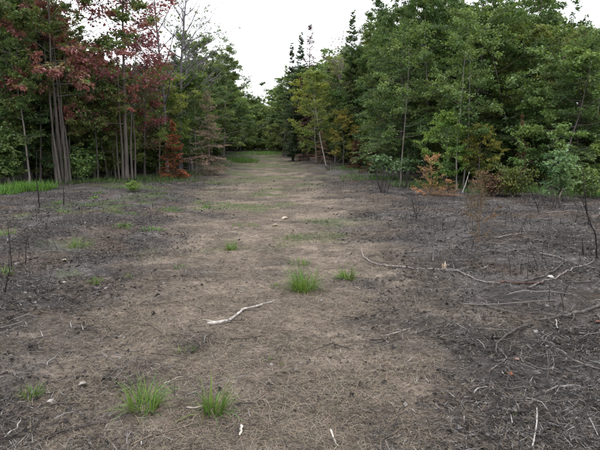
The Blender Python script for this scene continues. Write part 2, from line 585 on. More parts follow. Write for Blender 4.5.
G_DARK = flat_col((0.105, 0.162, 0.052)); G_MID = flat_col((0.118, 0.175, 0.058)); G_YEL = flat_col((0.22, 0.25, 0.06), 0.3)
G_BRI = flat_col((0.135, 0.215, 0.065))
K = {}
K['maple'] = broadleaf(1, 9.6, 0.09, 0.2, 2.6, 30, 33000, 0.078, G_MID, rise=(0.0, 0.8))
K['slender'] = broadleaf(2, 10.5, 0.075, 0.16, 1.9, 30, 23000, 0.08, G_MID, wob=0.025, rise=(0.0, 0.8))
K['dense'] = broadleaf(3, 8.8, 0.09, 0.15, 2.8, 34, 40000, 0.076, G_DARK, prof=lambda t: 1.0 - 0.75 * t ** 1.6, rise=(-0.05, 0.8))
K['aspen'] = broadleaf(4, 9.6, 0.065, 0.4, 1.5, 22, 12000, 0.08, G_MID, wob=0.03, rise=(0.3, 0.9))
K['pole'] = broadleaf(15, 7, 0.036, 0.3, 1.0, 16, 3600, 0.085, G_MID, wob=0.035, rise=(0.1, 0.8), sec=3)
K['young'] = broadleaf(5, 5.3, 0.045, 0.15, 1.5, 22, 8500, 0.105, G_BRI, wob=0.04)
K['layered'] = broadleaf(6, 6.3, 0.055, 0.2, 2.2, 20, 15000, 0.102, G_MID, wob=0.04, rise=(-0.05, 0.4), spread=0.08)
K['yellow'] = broadleaf(7, 6.8, 0.055, 0.16, 1.9, 24, 14000, 0.085, G_YEL, wob=0.04)
K['red'] = broadleaf(8, 9.2, 0.09, 0.17, 2.9, 32, 25000, 0.098, maple_red, rise=(-0.05, 0.75))
K['redhigh'] = broadleaf(13, 8.8, 0.07, 0.36, 3.1, 34, 32000, 0.098, maple_red, rise=(-0.1, 0.7))
K['purple'] = broadleaf(9, 9.6, 0.085, 0.24, 1.85, 26, 6500, 0.10, maple_purple, rise=(0.2, 0.9), spread=0.14, bare=True)
K['bare'] = broadleaf(10, 8.6, 0.08, 0.33, 2.5, 24, 420, 0.09, G_MID, rise=(0.5, 1.0), sec=5, ter=4, bare=True, wob=0.03, limb_r=0.62, prof=lambda t: 1.0 - 0.6 * t)
K['sparse'] = broadleaf(11, 9.0, 0.06, 0.35, 1.9, 20, 2600, 0.09, G_MID, rise=(0.2, 0.8), bare=True, wob=0.035)
K['spruce'] = conifer(20, 11, 0.10, 0.06, 1.5, 46, 7, 44000, (0.062, 0.098, 0.055), power=0.9, blade=(0.12, 0.04), gap=0.15)
K['spruce_b'] = conifer(28, 10.5, 0.10, 0.06, 1.25, 44, 6, 30000, (0.062, 0.090, 0.055), power=0.95, blade=(0.12, 0.04), gap=0.28)
K['hemlock'] = conifer(21, 8, 0.10, 0.16, 2.5, 22, 6, 38000, (0.094, 0.142, 0.058), droop=-0.09, el0=0.15, power=0.6, blade=(0.11, 0.04),
                       tip=(1.5, 1.5, 1.25))
K['rusty'] = conifer(22, 2.7, 0.035, 0.04, 0.85, 17, 7, 9500, (0.25, 0.095, 0.048), droop=-0.04, el0=0.0, mat=M_DRY, blade=(0.08, 0.03), power=1.15, var=0.65, gap=0.25)
K['deadspruce'] = conifer(23, 4.6, 0.055, 0.03, 1.5, 19, 8, 15000, (0.27, 0.22, 0.17), droop=0.0, el0=-0.12, mat=M_DRY, blade=(0.08, 0.022), power=0.85, gap=0.1)
K['deadtop'] = conifer(24, 10, 0.09, 0.15, 1.1, 40, 6, 12000, (0.13, 0.075, 0.07), mat=M_DRY, blade=(0.1, 0.03), gap=0.2)
K['orangefir'] = conifer(25, 1.25, 0.016, 0.05, 0.78, 8, 4, 1300, (0.31, 0.20, 0.10), droop=0.03, el0=0.25, mat=M_DRY, blade=(0.075, 0.016), power=0.45, var=0.35, gap=0.25)
K['browntwig'] = conifer(26, 1.5, 0.012, 0.15, 0.4, 8, 3, 700, (0.14, 0.10, 0.06), droop=0.03, el0=0.5, mat=M_DRY, blade=(0.06, 0.014), power=0.5)
K['shrub'] = shrub(30, 1.5, 0.9, 9, 2600, 0.085, G_MID)
K['shrub_b'] = shrub(31, 1.0, 0.8, 10, 2200, 0.075, G_BRI)
K['sapling'] = shrub(32, 2.6, 1.1, 4, 2600, 0.11, G_MID, low=0.2, r=0.014, tw=14, splay=0.25)
K['yshrub'] = shrub(33, 0.9, 0.7, 12, 2600, 0.06, flat_col((0.12, 0.15, 0.035)))
K['brownshrub'] = shrub(34, 0.8, 0.6, 10, 1300, 0.06, flat_col((0.15, 0.09, 0.06)), M_DRY)
K['charshrub'] = shrub(35, 1.15, 0.55, 9, 420, 0.085, flat_col((0.085, 0.14, 0.06)), low=0.85, r=0.012, tw=3, splay=0.75)
K['barebrush'] = shrub(36, 0.8, 0.5, 9, 0, r=0.008, tw=5, splay=0.8)

rng = np.random.default_rng(77)
BARK_G = (0.15, 0.135, 0.12); BARK_D = (0.075, 0.066, 0.06); BARK_P = (0.30, 0.28, 0.25)

def rz():
    return float(rng.random() * 6.28)

# ------------------------------------------------------------------ front-row trees, left
def tree(kit, label, u, dist, s=1.0, leafcol=(1, 1, 1), bark=BARK_G, name='broadleaf_tree', tilt=(0, 0), group=None, rot=None, cat='tree'):
    return plant(K[kit], name, label, cat, stand(u, dist), rz() if rot is None else rot, s, leafcol, bark, group, tilt)

def stems_tree(kit, label, u, dist, s, offs, bark, name, leafcol=(1, 1, 1)):
    """a clump: several trunks from one stool, one crown"""
    o = tree(kit, label, u, dist, s, leafcol, bark, name)
    for k, (dx, dy, lean, h, r0) in enumerate(offs):
        rr = np.random.default_rng(500 + k)
        pp, _ = path(rr, (dx, dy, -0.1), (lean, dy * 0.1, 1), h, 10, 0.03, 0.03)
        t_ = np.linspace(0, 1, 11)
        v, f = tubes_geo([(pp, r0 * (1 - 0.8 * t_) + r0 * 0.4 * np.exp(-t_ * 20), 7)])
        link('trunk', mesh_np('trunk', v, f, M_BARK, smooth_shade=True), o, bark)
    return o

stems_tree('redhigh', 'big clump-stemmed maple with grey trunks, green crown patched with dull red', 65, 21.7, 1.0,
           [(-0.30, 0, -0.05, 5, 0.045), (-0.2, -0.1, -0.02, 4.6, 0.04), (0.16, 0.1, 0.03, 5.4, 0.06), (0.3, -0.1, 0.05, 5, 0.045), (-0.1, -0.2, -0.02, 5.5, 0.055), (0.06, 0.2, 0.02, 5, 0.05),
            (0.22, -0.22, 0.0, 4.2, 0.04), (-0.42, 0.1, -0.1, 4.4, 0.035), (0.0, -0.28, 0.03, 4.4, 0.04), (0.38, 0.1, 0.1, 4, 0.035)],
           (0.105, 0.094, 0.083), 'maple_tree')
stems_tree('purple', 'thinly leaved maple with crimson and purple crown against the sky', 127, 23, 1.0,
           [(-0.2, 0, -0.03, 5.5, 0.045), (0.14, 0.1, 0.03, 6, 0.05), (0.26, -0.1, 0.06, 5, 0.035), (-0.32, -0.1, -0.05, 5, 0.04), (0.02, -0.15, 0.01, 5, 0.045)], (0.10, 0.086, 0.076), 'maple_tree')
tree('redhigh', 'slim maple with red and green leaves left of the clump maple', 40, 21.6, (0.6, 0.6, 0.72), (1.05, 1.0, 0.95), BARK_D, 'maple_tree')
tree('layered', 'yellow-green layered maple reaching out between the red maples', 108, 23.6, (0.62, 0.62, 0.74), (1.2, 1.0, 0.8), BARK_D, 'maple_tree')
tree('dense', 'dense dark green tree at the left edge above the bright grass', 8, 23.5, 0.95, (1.25, 1.25, 1.0))
tree('slender', 'slender leafy tree rising between the edge tree and the clump maple', 34, 24.5, 0.9, (1.15, 1.15, 0.95))
tree('aspen', 'thin pale-stemmed sapling pair left of the clump maple', 30, 20.8, 0.62, (0.9, 1, 0.9), (0.16, 0.145, 0.13))
tree('layered', 'green layered tree filling the gap between the two red maples', 95, 24.5, 0.85, (1.05, 1.0, 0.8))
tree('redhigh', 'smaller maple with orange-red sprays between the two clump maples', 98, 22.6, (0.5, 0.5, 0.58), (1.15, 1.0, 0.9), BARK_D, 'maple_tree')
tree('purple', 'thin crimson maple right of the purple-topped maple', 145, 25, 0.60, (1.1, 0.8, 0.9), BARK_D, 'maple_tree')
tree('yellow', 'yellowish green young tree behind the rust-orange spruce', 160, 26.5, 0.72, (0.85, 1.0, 1.0))
tree('bare', 'nearly leafless grey tree with forked top, leftmost of three against the sky', 168, 27, 1.12, (1, 1, 1), (0.14, 0.13, 0.14), 'bare_tree', rot=0.4)
tree('bare', 'tallest nearly leafless tree with splayed upper branches, middle of three', 181, 28, 1.2, (1, 1, 1), (0.14, 0.13, 0.14), 'bare_tree', rot=2.3)
tree('bare', 'thin leafless tree leaning right, last of three bare ones', 192, 31, 1.08, (1, 1, 1), (0.13, 0.12, 0.13), 'bare_tree', rot=4.0, tilt=(0, 0.06))
tree('sparse', 'tree with a thin open leafy top leaning over the track', 212, 40, 0.95, (0.9, 0.95, 0.9), BARK_D, tilt=(0, 0.08))
tree('maple', 'mid green round tree above the brown dead spruce', 203, 36, 0.80, (0.95, 1.0, 0.95))
tree('dense', 'full green tree where the left wood meets the track', 224, 46, 0.98, (1.15, 1.1, 1.0))
tree('young', 'light green young tree behind the brown dead spruce', 190, 28.5, 0.85, (0.95, 0.95, 0.8))
tree('aspen', 'slim pale birch stem standing behind the brown dead spruce', 197, 28.5, 0.5, (0.9, 1, 0.8), BARK_P)
o = tree('rusty', 'rust-orange dead spruce at the left wood edge', 174, 24.4, 0.93, (0.92, 1, 1.05), (0.07, 0.05, 0.04), 'dead_spruce')
o = tree('deadspruce', 'brown dead spruce with drooping needle-bare branches beside the rust-orange one', 210, 27.5, 0.88, (1, 1, 1), (0.13, 0.10, 0.085), 'dead_spruce')

# ------------------------------------------------------------------ front-row trees, right
tree('spruce_b', 'narrow dark spruce spire, leftmost on the right-hand skyline', 293, 50, 0.95, (1.2, 1.2, 1.3), BARK_D, 'spruce_tree')
tree('spruce', 'narrow green spruce spire just left of the dead reddish spire', 300, 47, 0.92, (1.2, 1.25, 1.2), BARK_D, 'spruce_tree')
tree('deadtop', 'dead reddish purple spruce spire on the right-hand skyline', 308, 46, 1.07, (1.0, 0.9, 1.0), (0.10, 0.07, 0.07), 'dead_spruce')
tree('bare', 'dead grey tree with fine bare twigs beside the tall spruce top', 335, 43, 1.0, (1.2, 0.8, 1), (0.17, 0.14, 0.15), 'bare_tree')
tree('spruce', 'tall green spruce whose pointed top stands over the right wood', 349, 39, 0.92, (1.35, 1.35, 0.95), BARK_D, 'spruce_tree')
tree('yellow', 'yellow-green birch over the track on the right', 316, 42, 0.92, (0.95, 1.05, 0.9), BARK_P, 'birch_tree')
tree('dense', 'full green tree at the far bend on the right of the track', 283, 64, 1.0, (1.2, 1.15, 1.0))
tree('yellow', 'small tree with orange-tinged leaves below the tall spruce', 343, 36, 0.5, (1.05, 0.88, 0.8))
tree('maple', 'large dark leafy tree left of the hemlocks with layered boughs', 408, 27.5, (0.8, 0.8, 0.95), (0.85, 1.0, 0.95))
tree('dense', 'broad leafy tree filling the middle of the right wood', 425, 24.5, 0.95, (0.95, 1.02, 0.95))
tree('hemlock', 'spreading hemlock with drooping boughs in front of the right wood', 400, 23.5, 0.8, (0.95, 1.0, 1.05), BARK_D, 'hemlock_tree')
tree('hemlock', 'dark tall hemlock near the middle of the right wood', 478, 21.5, 1.02, (0.9, 0.95, 0.8), BARK_D, 'hemlock_tree')
tree('hemlock', 'hemlock with blue-green boughs hanging low at the right edge', 575, 19.0, 0.66, (1.1, 1.15, 1.15), BARK_D, 'hemlock_tree')
tree('maple', 'leafy maple whose top rises alone into the sky gap at right', 545, 24.0, 0.84, (0.95, 1.1, 0.95), BARK_G, 'maple_tree')
tree('layered', 'layered maple with pale green leaves low at the right edge', 560, 18.2, 0.72, (1.05, 1.15, 0.95), BARK_D, 'maple_tree')
tree('layered', 'layered green tree between the dark hemlock and the lone maple', 515, 20.5, 0.86, (0.85, 0.95, 0.9))
tree('young', 'young maple with bright leaves low in front of the dark hemlock', 447, 19.0, 0.46, (1.15, 1.2, 0.9), BARK_G, 'maple_tree')
tree('young', 'young maple with yellow-orange tinted leaves beside the bright one', 478, 19.0, 0.38, (1.5, 1.0, 0.7), BARK_G, 'maple_tree')
tree('pole', 'pale thin stem standing clear at the front of the right wood', 457, 18.9, 0.72, (0.9, 1, 0.9), (0.2, 0.185, 0.165))
tree('pole', 'second pale thin stem just beside the clear-standing one', 463, 19.2, 0.8, (0.9, 1, 0.9), (0.17, 0.155, 0.14))
tree('pole', 'slim stem left of the spreading hemlock in the right wood', 401, 21, 0.8, (0.9, 1, 0.9), BARK_G)
tree('aspen', 'leaning white birch stem over the track edge on the right', 326, 37, 0.55, (1.2, 1.1, 0.7), (0.45, 0.43, 0.4), 'birch_tree', tilt=(0, -0.2))
tree('dense', 'tall green tree on the skyline left of the sky gap', 500, 27, 0.98, (0.95, 1.05, 0.9))
tree('deadtop', 'small dead spruce with bare brown tiers in front of the layered tree', 521, 18.2, 0.24, (1.3, 1.2, 0.8), (0.16, 0.11, 0.09), 'dead_spruce')

# ------------------------------------------------------------------ the woods behind
SIL = np.array([(-120, -60), (0, -25), (20, -25), (90, -20), (95, 60), (150, 75), (190, 62), (205, 45), (216, 52), (232, 62), (245, 92), (256, 100), (264, 95),
                (276, 86), (286, 70), (298, 58), (330, 55), (350, 40), (370, 10), (380, -20), (505, -20), (520, 12), (575, 28), (600, 22), (720, -20)], float)
def left_edge(y):
    return np.interp(y, [18, 21, 24, 31, 44, 62, 100, 130], [-13.5, -9.5, -7.4, -6.4, -7.2, -9, -12.2, -13])
def right_edge(y):
    return np.interp(y, [15, 17, 19, 22, 26, 40, 62, 85, 112], [11.5, 9.5, 8.2, 6.8, 5.6, 3.8, 1.4, -1.6, -3.6])

taken = []
def far_enough(x, y, m):
    for (a, c) in taken:
        if (a - x) ** 2 + (c - y) ** 2 < m * m: return False
    taken.append((x, y)); return True

kindname = {'maple': 'broadleaf_tree', 'slender': 'broadleaf_tree', 'dense': 'broadleaf_tree', 'aspen': 'broadleaf_tree', 'layered': 'broadleaf_tree',
            'spruce': 'spruce_tree', 'hemlock': 'hemlock_tree', 'pole': 'pole_sapling', 'young': 'broadleaf_tree',
            'shrub': 'leafy_shrub', 'shrub_b': 'leafy_shrub', 'sapling': 'sapling'}
word = {'maple': 'round-crowned leafy tree', 'slender': 'tall slender leafy tree', 'dense': 'bushy low-branched tree', 'aspen': 'thin straight-stemmed tree',
        'layered': 'short layered tree', 'spruce': 'dark spruce', 'hemlock': 'dark hemlock', 'pole': 'thin pole-like sapling', 'young': 'small pale green tree',
        'shrub': 'dark leafy shrub', 'shrub_b': 'low bright shrub', 'sapling': 'slim leafy sapling'}
MARKS = {'left': [(5, 'the left edge'), (30, 'the thin pale sapling pair'), (65, 'the clump maple'), (95, 'the red maple gap'), (127, 'the purple-topped maple'),
                  (150, 'the thin crimson maple'), (174, 'the rust-orange spruce'), (207, 'the brown dead spruce'), (235, 'the left bank of the track')],
         'right': [(285, 'the far bend'), (303, 'the skyline spires'), (322, 'the leaning white birch'), (350, 'the tall pointed spruce'), (381, 'the scorched shrub'),
                   (404, 'the spreading hemlock'), (430, 'the orange dead fir'), (460, 'the two pale stems'), (492, 'the brown withered shrub'), (517, 'the yellow-green shrub'),
                   (548, 'the lone maple'), (580, 'the right edge hemlock')]}
DEPTH = [(22, 'close behind'), (27, 'in shade behind'), (34, 'deeper behind'), (48, 'well behind'), (70, 'far behind'), (999, 'farthest behind')]
def wood_plant(k, x, y, s, col, bark):
    u = 300 + x / y * F_PX
    side = 'left' if x < float(trail_x(y)) else 'right'
    if y > 98:
        lab = f'{word[k]} closing the far end of the track'
    else:
        mark = min(MARKS[side], key=lambda q: abs(q[0] - u))[1]
        lab = f'{word[k]} {next(d for m_, d in DEPTH if y < m_)} {mark}'
    cat = 'shrub' if 'shrub' in k else ('sapling' if k in ('sapling', 'pole') else 'tree')
    plant(K[k], kindname[k], lab, cat, (x, y, gz(x, y)), rz(), s, col, bark, 'plants closing the far end of the track' if y > 98 else f'{word[k]}s of the {side} wood')

def wood_tree(x, y, k, hr=(8.5, 11.5)):
    u = 300 + x / y * F_PX
    if u < -45 or u > 645: return False
    w_px = 1.5 / y * F_PX
    top = max(np.interp(u + q * w_px, SIL[:, 0], SIL[:, 1]) for q in (-1, -0.5, 0, 0.5, 1))
    hmax = CAM_H + (HORIZON - top) / F_PX * y
    h = min(rng.uniform(*hr), hmax * rng.uniform(0.86, 0.97))
    if h < 2.2: return False
    s = h / K[k]['H']
    sx = min(1.0, max(s, 0.75)) if s < 1 else s
    if y > 50: sx = max(sx, 0.9) * 1.3
    lc = rng.uniform(0.8, 1.2); warm = rng.uniform(0.85, 1.15)
    wood_plant(k, x, y, (sx, sx, s), (lc * warm, lc, lc * rng.uniform(0.8, 1.1)), BARK_G if rng.random() < 0.5 else BARK_D)
    return True

# dense rows along both banks, then the depth of the wood, then the far end where the track bends out of sight
kinds = ['maple', 'slender', 'dense', 'aspen', 'slender', 'maple', 'spruce', 'hemlock', 'layered', 'dense']
near_kinds = ['dense', 'layered', 'maple', 'dense', 'hemlock', 'young']
for edge, sg in ((left_edge, -1), (right_edge, 1)):
    y = 24.0
    while y < 110:
        for off in (0.9, 3.2):
            yy_ = y + rng.uniform(-0.8, 0.8)
            x = float(edge(yy_)) + sg * (off + rng.uniform(-0.5, 0.7))
            if far_enough(x, yy_, 1.2):
                wood_tree(x, yy_, near_kinds[int(rng.integers(len(near_kinds)))], (7, 10.5))
        y += 1.9 + 0.018 * y
for k_ in range(60):
    x, y = rng.uniform(-24, 8), rng.uniform(108, 130)
    if far_enough(x, y, 1.2):
        wood_tree(x, y, ['dense', 'maple', 'layered', 'dense'][k_ % 4], (5, 11))
for k_ in range(26):
    x, y = -27 + 1.35 * k_, rng.uniform(130, 134)
    wood_plant('shrub', x, y, rng.uniform(2.0, 2.6), (1.0, 1.0, 0.9), BARK_D)
for k_ in range(64):
    x, y = rng.uniform(-17, 2), rng.uniform(99, 112)
    if far_enough(x, y, 0.7):
        wood_plant('shrub', x, y, rng.uniform(1.2, 2.4), (1.1, 1.05, 0.9), BARK_D)
for u_, y in ((241, 96), (246, 103), (250, 108), (254, 105), (258, 109), (262, 104)):
    x = (u_ - 300) / F_PX * y
    wood_plant('dense', x, y, (1.05, 1.05, rng.uniform(0.98, 1.08)), (1.1, 1.1, 1.0), BARK_D)
count = tries = 0
while tries < 5000 and count < 115:
    tries += 1
    y = 20 + 75 * rng.random() ** 1.6
    x = rng.uniform(-0.6 * y - 1, 0.6 * y + 1)
    le, re = float(left_edge(y)), float(right_edge(y))
    if le - 0.8 < x < re + 0.8 or x < le - 15 or x > re + 15: continue
    if not far_enough(x, y, 1.6 + 0.012 * y): continue
    count += wood_tree(x, y, kinds[int(rng.integers(len(kinds)))])

# pole saplings, shrubs and leafy saplings in the shade along the foot of both woods
for side, edge, sg in (('left', left_edge, -1), ('right', right_edge, 1)):
    for q in range(260):
        y = 18.5 + 50 * rng.random() ** 2.0
        x = float(edge(y)) + sg * rng.uniform(-0.3, 5.0)
        u = 300 + x / y * F_PX
        if u < -20 or u > 620: continue
        k = ['shrub', 'pole', 'sapling', 'pole', 'shrub_b', 'sapling', 'shrub'][int(rng.integers(7))]
        if not far_enough(x, y, 0.55): continue
        lc = rng.uniform(0.75, 1.15)
        s = rng.uniform(0.7, 1.3)
        if k == 'pole':
            top = max(np.interp(u + q2, SIL[:, 0], SIL[:, 1]) for q2 in (-10, 0, 10))
            s = min(s, (CAM_H + (HORIZON - top) / F_PX * y) * 0.95 / 7)
        wood_plant(k, x, y, s, (lc * rng.uniform(0.9, 1.2), lc, lc), [BARK_D, BARK_G, (0.2, 0.18, 0.155)][int(rng.integers(3))])

# individual low plants
plant(K['orangefir'], 'dead_fir', 'small bright orange dead fir in front of the right wood', 'dead fir', on_ground(430, 196), 0.5, 1.0, (1, 1, 1), (0.14, 0.09, 0.06))
plant(K['orangefir'], 'dead_fir', 'low flattened orange fir bough beside the bright orange dead fir', 'dead fir', on_ground(448, 196), 2.5, (0.8, 0.8, 0.4), (0.85, 0.8, 0.8), (0.14, 0.09, 0.06))
plant(K['brownshrub'], 'dead_shrub', 'brown withered shrub left of the yellow-green shrub', 'shrub', on_ground(492, 197), 1.0, 0.95, (1, 1, 1), (0.12, 0.09, 0.07))
plant(K['yshrub'], 'leafy_shrub', 'yellow-green feathery shrub at the foot of the small dead spruce', 'shrub', on_ground(514, 196), 1.0, 0.95)
plant(K['charshrub'], 'scorched_shrub', 'scorched shrub with splayed black stems and a green leafy top', 'shrub', on_ground(383, 193), 2.0, 1.0, (1, 1.05, 1.0), (0.04, 0.036, 0.034))
plant(K['charshrub'], 'scorched_shrub', 'scorched black-stemmed shrub right of the leafy-topped one', 'shrub', on_ground(405, 187), 4.0, 0.85, (0.8, 0.9, 0.8), (0.04, 0.036, 0.034))
plant(K['browntwig'], 'dead_sapling', 'wispy brown dead sapling standing on the burnt ground at right', 'sapling', on_ground(478, 243), 1.0, 0.85, (1, 1, 1), (0.13, 0.09, 0.06))
plant(K['browntwig'], 'dead_sapling', 'thin grey-brown dead sapling behind the wispy one', 'sapling', on_ground(470, 222), 3.0, 0.6, (0.9, 0.9, 0.9), (0.12, 0.10, 0.08))
plant(K['barebrush'], 'bare_brush', 'small black leafless brush right of the track', 'brush', on_ground(417, 218), 1.0, 0.75, bark=(0.035, 0.03, 0.03))
plant(K['barebrush'], 'bare_brush', 'leafless dark brush at the foot of the brown dead spruce', 'brush', on_ground(205, 181), 1.0, 1.1, bark=(0.07, 0.055, 0.045))
plant(K['barebrush'], 'bare_brush', 'leafless dark brush under the far right edge of the track', 'brush', on_ground(330, 170), 2.0, 1.6, bark=(0.06, 0.05, 0.045))
plant(K['barebrush'], 'bare_brush', 'grey leafless brush before the right edge hemlock', 'brush', on_ground(556, 208), 3.0, 1.0, bark=(0.06, 0.05, 0.045))
plant(K['shrub_b'], 'seedling', 'tiny round-topped green seedling on a black stem at left', 'seedling', on_ground(134, 192), 3.0, 0.34, (1.0, 1.0, 0.75), (0.03, 0.03, 0.03))
plant(K['sapling'], 'leafy_shrub', 'blue-green shrub with open branches at the right edge', 'shrub', on_ground(556, 200), 3.0, 0.62, (0.95, 1.15, 1.5))
plant(K['shrub_b'], 'leafy_shrub', 'dim low shrub below the right edge hemlock', 'shrub', on_ground(585, 198), 1.0, 0.8, (0.8, 0.8, 0.8))
tree('rusty', 'rust-brown dead hemlock boughs beside the scorched shrub', 356, 33, 0.8, (0.62, 1.0, 1.3), BARK_D, 'dead_hemlock')
tree('rusty', 'second rust-brown dead hemlock, left of the spreading hemlock', 372, 29, 0.72, (0.6, 0.95, 1.2), BARK_D, 'dead_hemlock')
tree('deadspruce', 'grey-brown dead fir under the yellow-green birch', 303, 46, 0.6, (0.9, 0.8, 0.8), BARK_D, 'dead_fir')
tree('deadspruce', 'brown dead fir tangled under the leaning white birch', 322, 40, 0.5, (1, 0.85, 0.8), BARK_D, 'dead_fir')

# ------------------------------------------------------------------ upright charred stems
def upright(label, pts, r0, color, name='charred_sapling', twigs=(), cat='dead sapling'):
    """pts: (sideways, height) offsets in metres from the foot, first entry the foot in view coordinates"""
    (u, v), rest = pts[0], pts[1:]
    x, y, z = on_ground(u, v)
    o = thing(name, label, cat, (x, y, z))
    P_ = [np.array([0, 0, -0.06])] + [np.array([a, rng.normal(0, 0.02), h]) for a, h in rest]
    P_ = np.array(P_)
    t_ = np.linspace(0, len(P_) - 1, 4 * len(P_))
    Q = np.stack([np.interp(t_, np.arange(len(P_)), P_[:, k]) for k in range(3)], 1) + rng.normal(0, r0 * 0.35, (len(t_), 3))
    v_, f_ = tubes_geo([(Q, r0 * np.linspace(1, 0.35, len(Q)), 5)])
    link('stem', mesh_np('stem', v_, f_, M_STICK, smooth_shade=True), o, color)
    for (q, a, h) in twigs:
        b0 = along(Q, q)
        pp, pr = path(rng, b0, (a, rng.normal(0, 0.3), h), math.hypot(a, h), 4, 0.15, 0.0, r0 * 0.5, r0 * 0.2)
        v_, f_ = tubes_geo([(pp, pr, 4)])
        link('twig', mesh_np('twig', v_, f_, M_STICK, smooth_shade=True), o, color)
    return o

BLACK = (0.022, 0.020, 0.020); GREYW = (0.14, 0.125, 0.115); PALE = (0.42, 0.40, 0.38); BRN = (0.10, 0.075, 0.06)
upright('thin black stem standing before the bright grass at left', [(40, 208), (-0.03, 0.6), (-0.02, 1.35)], 0.016, BLACK)
upright('short black stem below the clump maple', [(64, 206), (0.0, 0.45)], 0.016, BLACK, twigs=[(0.6, 0.08, 0.2)])
upright('tall thin black stem near the left edge', [(11, 270), (0.02, 0.3), (-0.02, 0.62)], 0.007, BLACK)
upright('thin black stem just right of the one near the left edge', [(25, 265), (0.02, 0.2), (0.05, 0.42)], 0.007, BLACK)
upright('crooked black stem leaning in from the left edge', [(3, 292), (0.06, 0.2), (0.09, 0.42)], 0.008, BLACK)
upright('curved tall charred stem with a side twig at the right edge', [(597, 258), (-0.05, 0.3), (-0.17, 0.6), (-0.25, 0.95)], 0.013, BLACK, twigs=[(0.45, -0.15, 0.12), (0.7, -0.1, 0.2)])
upright('short charred stub left of the curved stem at the right edge', [(584, 255), (-0.04, 0.22)], 0.014, BLACK)
upright('small forked black stem beside the track under the orange fir', [(417, 219), (-0.06, 0.2), (-0.12, 0.42)], 0.012, BLACK, twigs=[(0.4, 0.12, 0.2)])
upright('bleached forked stake leaning in front of the two pale stems', [(462, 193), (0.1, 0.3), (0.22, 0.62)], 0.018, PALE, 'bleached_stake', twigs=[(0.8, -0.05, 0.2)])
upright('pale bent snag with a hooked top before the right edge shrubs', [(560, 204), (-0.02, 0.2), (0.06, 0.36), (0.14, 0.38)], 0.014, (0.25, 0.2, 0.18), 'bent_snag')
upright('thin dark sapling stem rising past the blue-green shrub', [(590, 226), (-0.1, 0.5), (-0.22, 1.05)], 0.01, (0.05, 0.04, 0.04), twigs=[(0.6, 0.2, 0.25)])
upright('thin dark stem slanting left before the brown withered shrub', [(540, 214), (-0.12, 0.3), (-0.28, 0.6)], 0.011, BLACK, twigs=[(0.5, 0.1, 0.25)])

# ------------------------------------------------------------------ fallen branches and twigs
def fallen(label, pix, r0, color, name='fallen_branch', taper=0.5, twigs=(), cat='branch', wob=0.45, lift=0.5):
    P_ = np.array([on_ground(*q) for q in pix])
    x0, y0, z0 = P_[0]
    seg = np.concatenate([[0], np.cumsum(np.linalg.norm(np.diff(P_, axis=0), axis=1))])
    n_ = max(8, int(seg[-1] / 0.06))
    t_ = np.linspace(0, seg[-1], n_)
    Q = np.stack([np.interp(t_, seg, P_[:, k]) for k in range(3)], 1)
    Q[1:-1] = (Q[:-2] + 2 * Q[1:-1] + Q[2:]) / 4
    Q += rng.normal(0, r0 * wob, Q.shape)
    Q[:, 2] = np.maximum(ground_z(Q[:, 0], Q[:, 1]), Q[:, 2]) + r0 * lift + 0.012
    Q -= np.array([x0, y0, z0])
    rad = r0 * (1 - taper * np.linspace(0, 1, n_)) * rng.uniform(0.75, 1.2, n_)
    for kn in rng.integers(0, n_, max(1, n_ // 7)): rad[kn] *= 1.15
    rad[0] *= 0.7; rad[-1] *= 0.5
    o = thing(name, label, cat, (x0, y0, z0))
    v_, f_ = tubes_geo([(Q, rad, 7)])
    link('stem', mesh_np('stem', v_, f_, M_STICK, smooth_shade=True), o, color)
    for (q, a, c_, L) in twigs:
        b0 = along(Q, q)
        pp, pr = path(rng, b0, (a, c_, 0.12), L, 5, 0.16, -0.02, r0 * 0.45, r0 * 0.15)
        v_, f_ = tubes_geo([(pp, pr, 5)])
        link('twig', mesh_np('twig', v_, f_, M_STICK, smooth_shade=True), o, color)
    return o

fallen('crooked bleached stick lying across the middle of the track', [(208, 325), (219, 326), (230, 322), (237, 316), (246, 310), (259, 307), (275, 303)], 0.015, (0.38, 0.35, 0.32),
       taper=0.6, twigs=[(0.1, -1, 0.1, 0.14)])
fallen('long thin grey branch snaking off the right side of the track', [(361, 249), (363, 258), (372, 264), (395, 268), (425, 271), (446, 270), (458, 272), (470, 278), (486, 284), (500, 287)], 0.0100,
       (0.24, 0.21, 0.19), taper=0.35, twigs=[(0.55, 0.2, -1, 0.3), (0.75, 0.5, 1, 0.35)])
fallen('reddish brown charred pole at the end of the long thin branch', [(496, 287), (520, 285), (545, 289)], 0.016, (0.085, 0.055, 0.047), 'charred_pole', 0.2)
fallen('thick grey branch reaching in from the right edge', [(604, 305), (590, 312), (572, 317), (556, 322), (538, 322)], 0.017, (0.105, 0.094, 0.088), taper=0.45, twigs=[(0.3, -0.6, 0.6, 0.3), (0.55, -0.4, -0.7, 0.25), (0.8, -0.8, 0.3, 0.2)])
fallen('hooked charred branch below the thick grey one', [(534, 326), (522, 328), (508, 336), (499, 343), (495, 351), (499, 361)], 0.013, (0.085, 0.075, 0.07), taper=0.5, twigs=[(0.3, -0.6, 0.6, 0.25), (0.6, 0.7, -0.3, 0.2)])
fallen('slanting dark branch above the charred pole', [(520, 284), (540, 279), (556, 271), (568, 261)], 0.013, (0.09, 0.08, 0.075))
fallen('grey branch slanting up to the right edge', [(528, 290), (552, 281), (572, 270), (602, 262)], 0.013, (0.17, 0.15, 0.14))
fallen('long bleached twig above the charred pole', [(540, 254), (560, 258), (578, 266), (600, 271)], 0.008, (0.2, 0.18, 0.165))
fallen('pale twig running down to the bottom edge at right', [(537, 410), (537, 423), (535, 437), (532, 452)], 0.0055, (0.36, 0.34, 0.32), 'fallen_twig', 0.3, cat='twig')
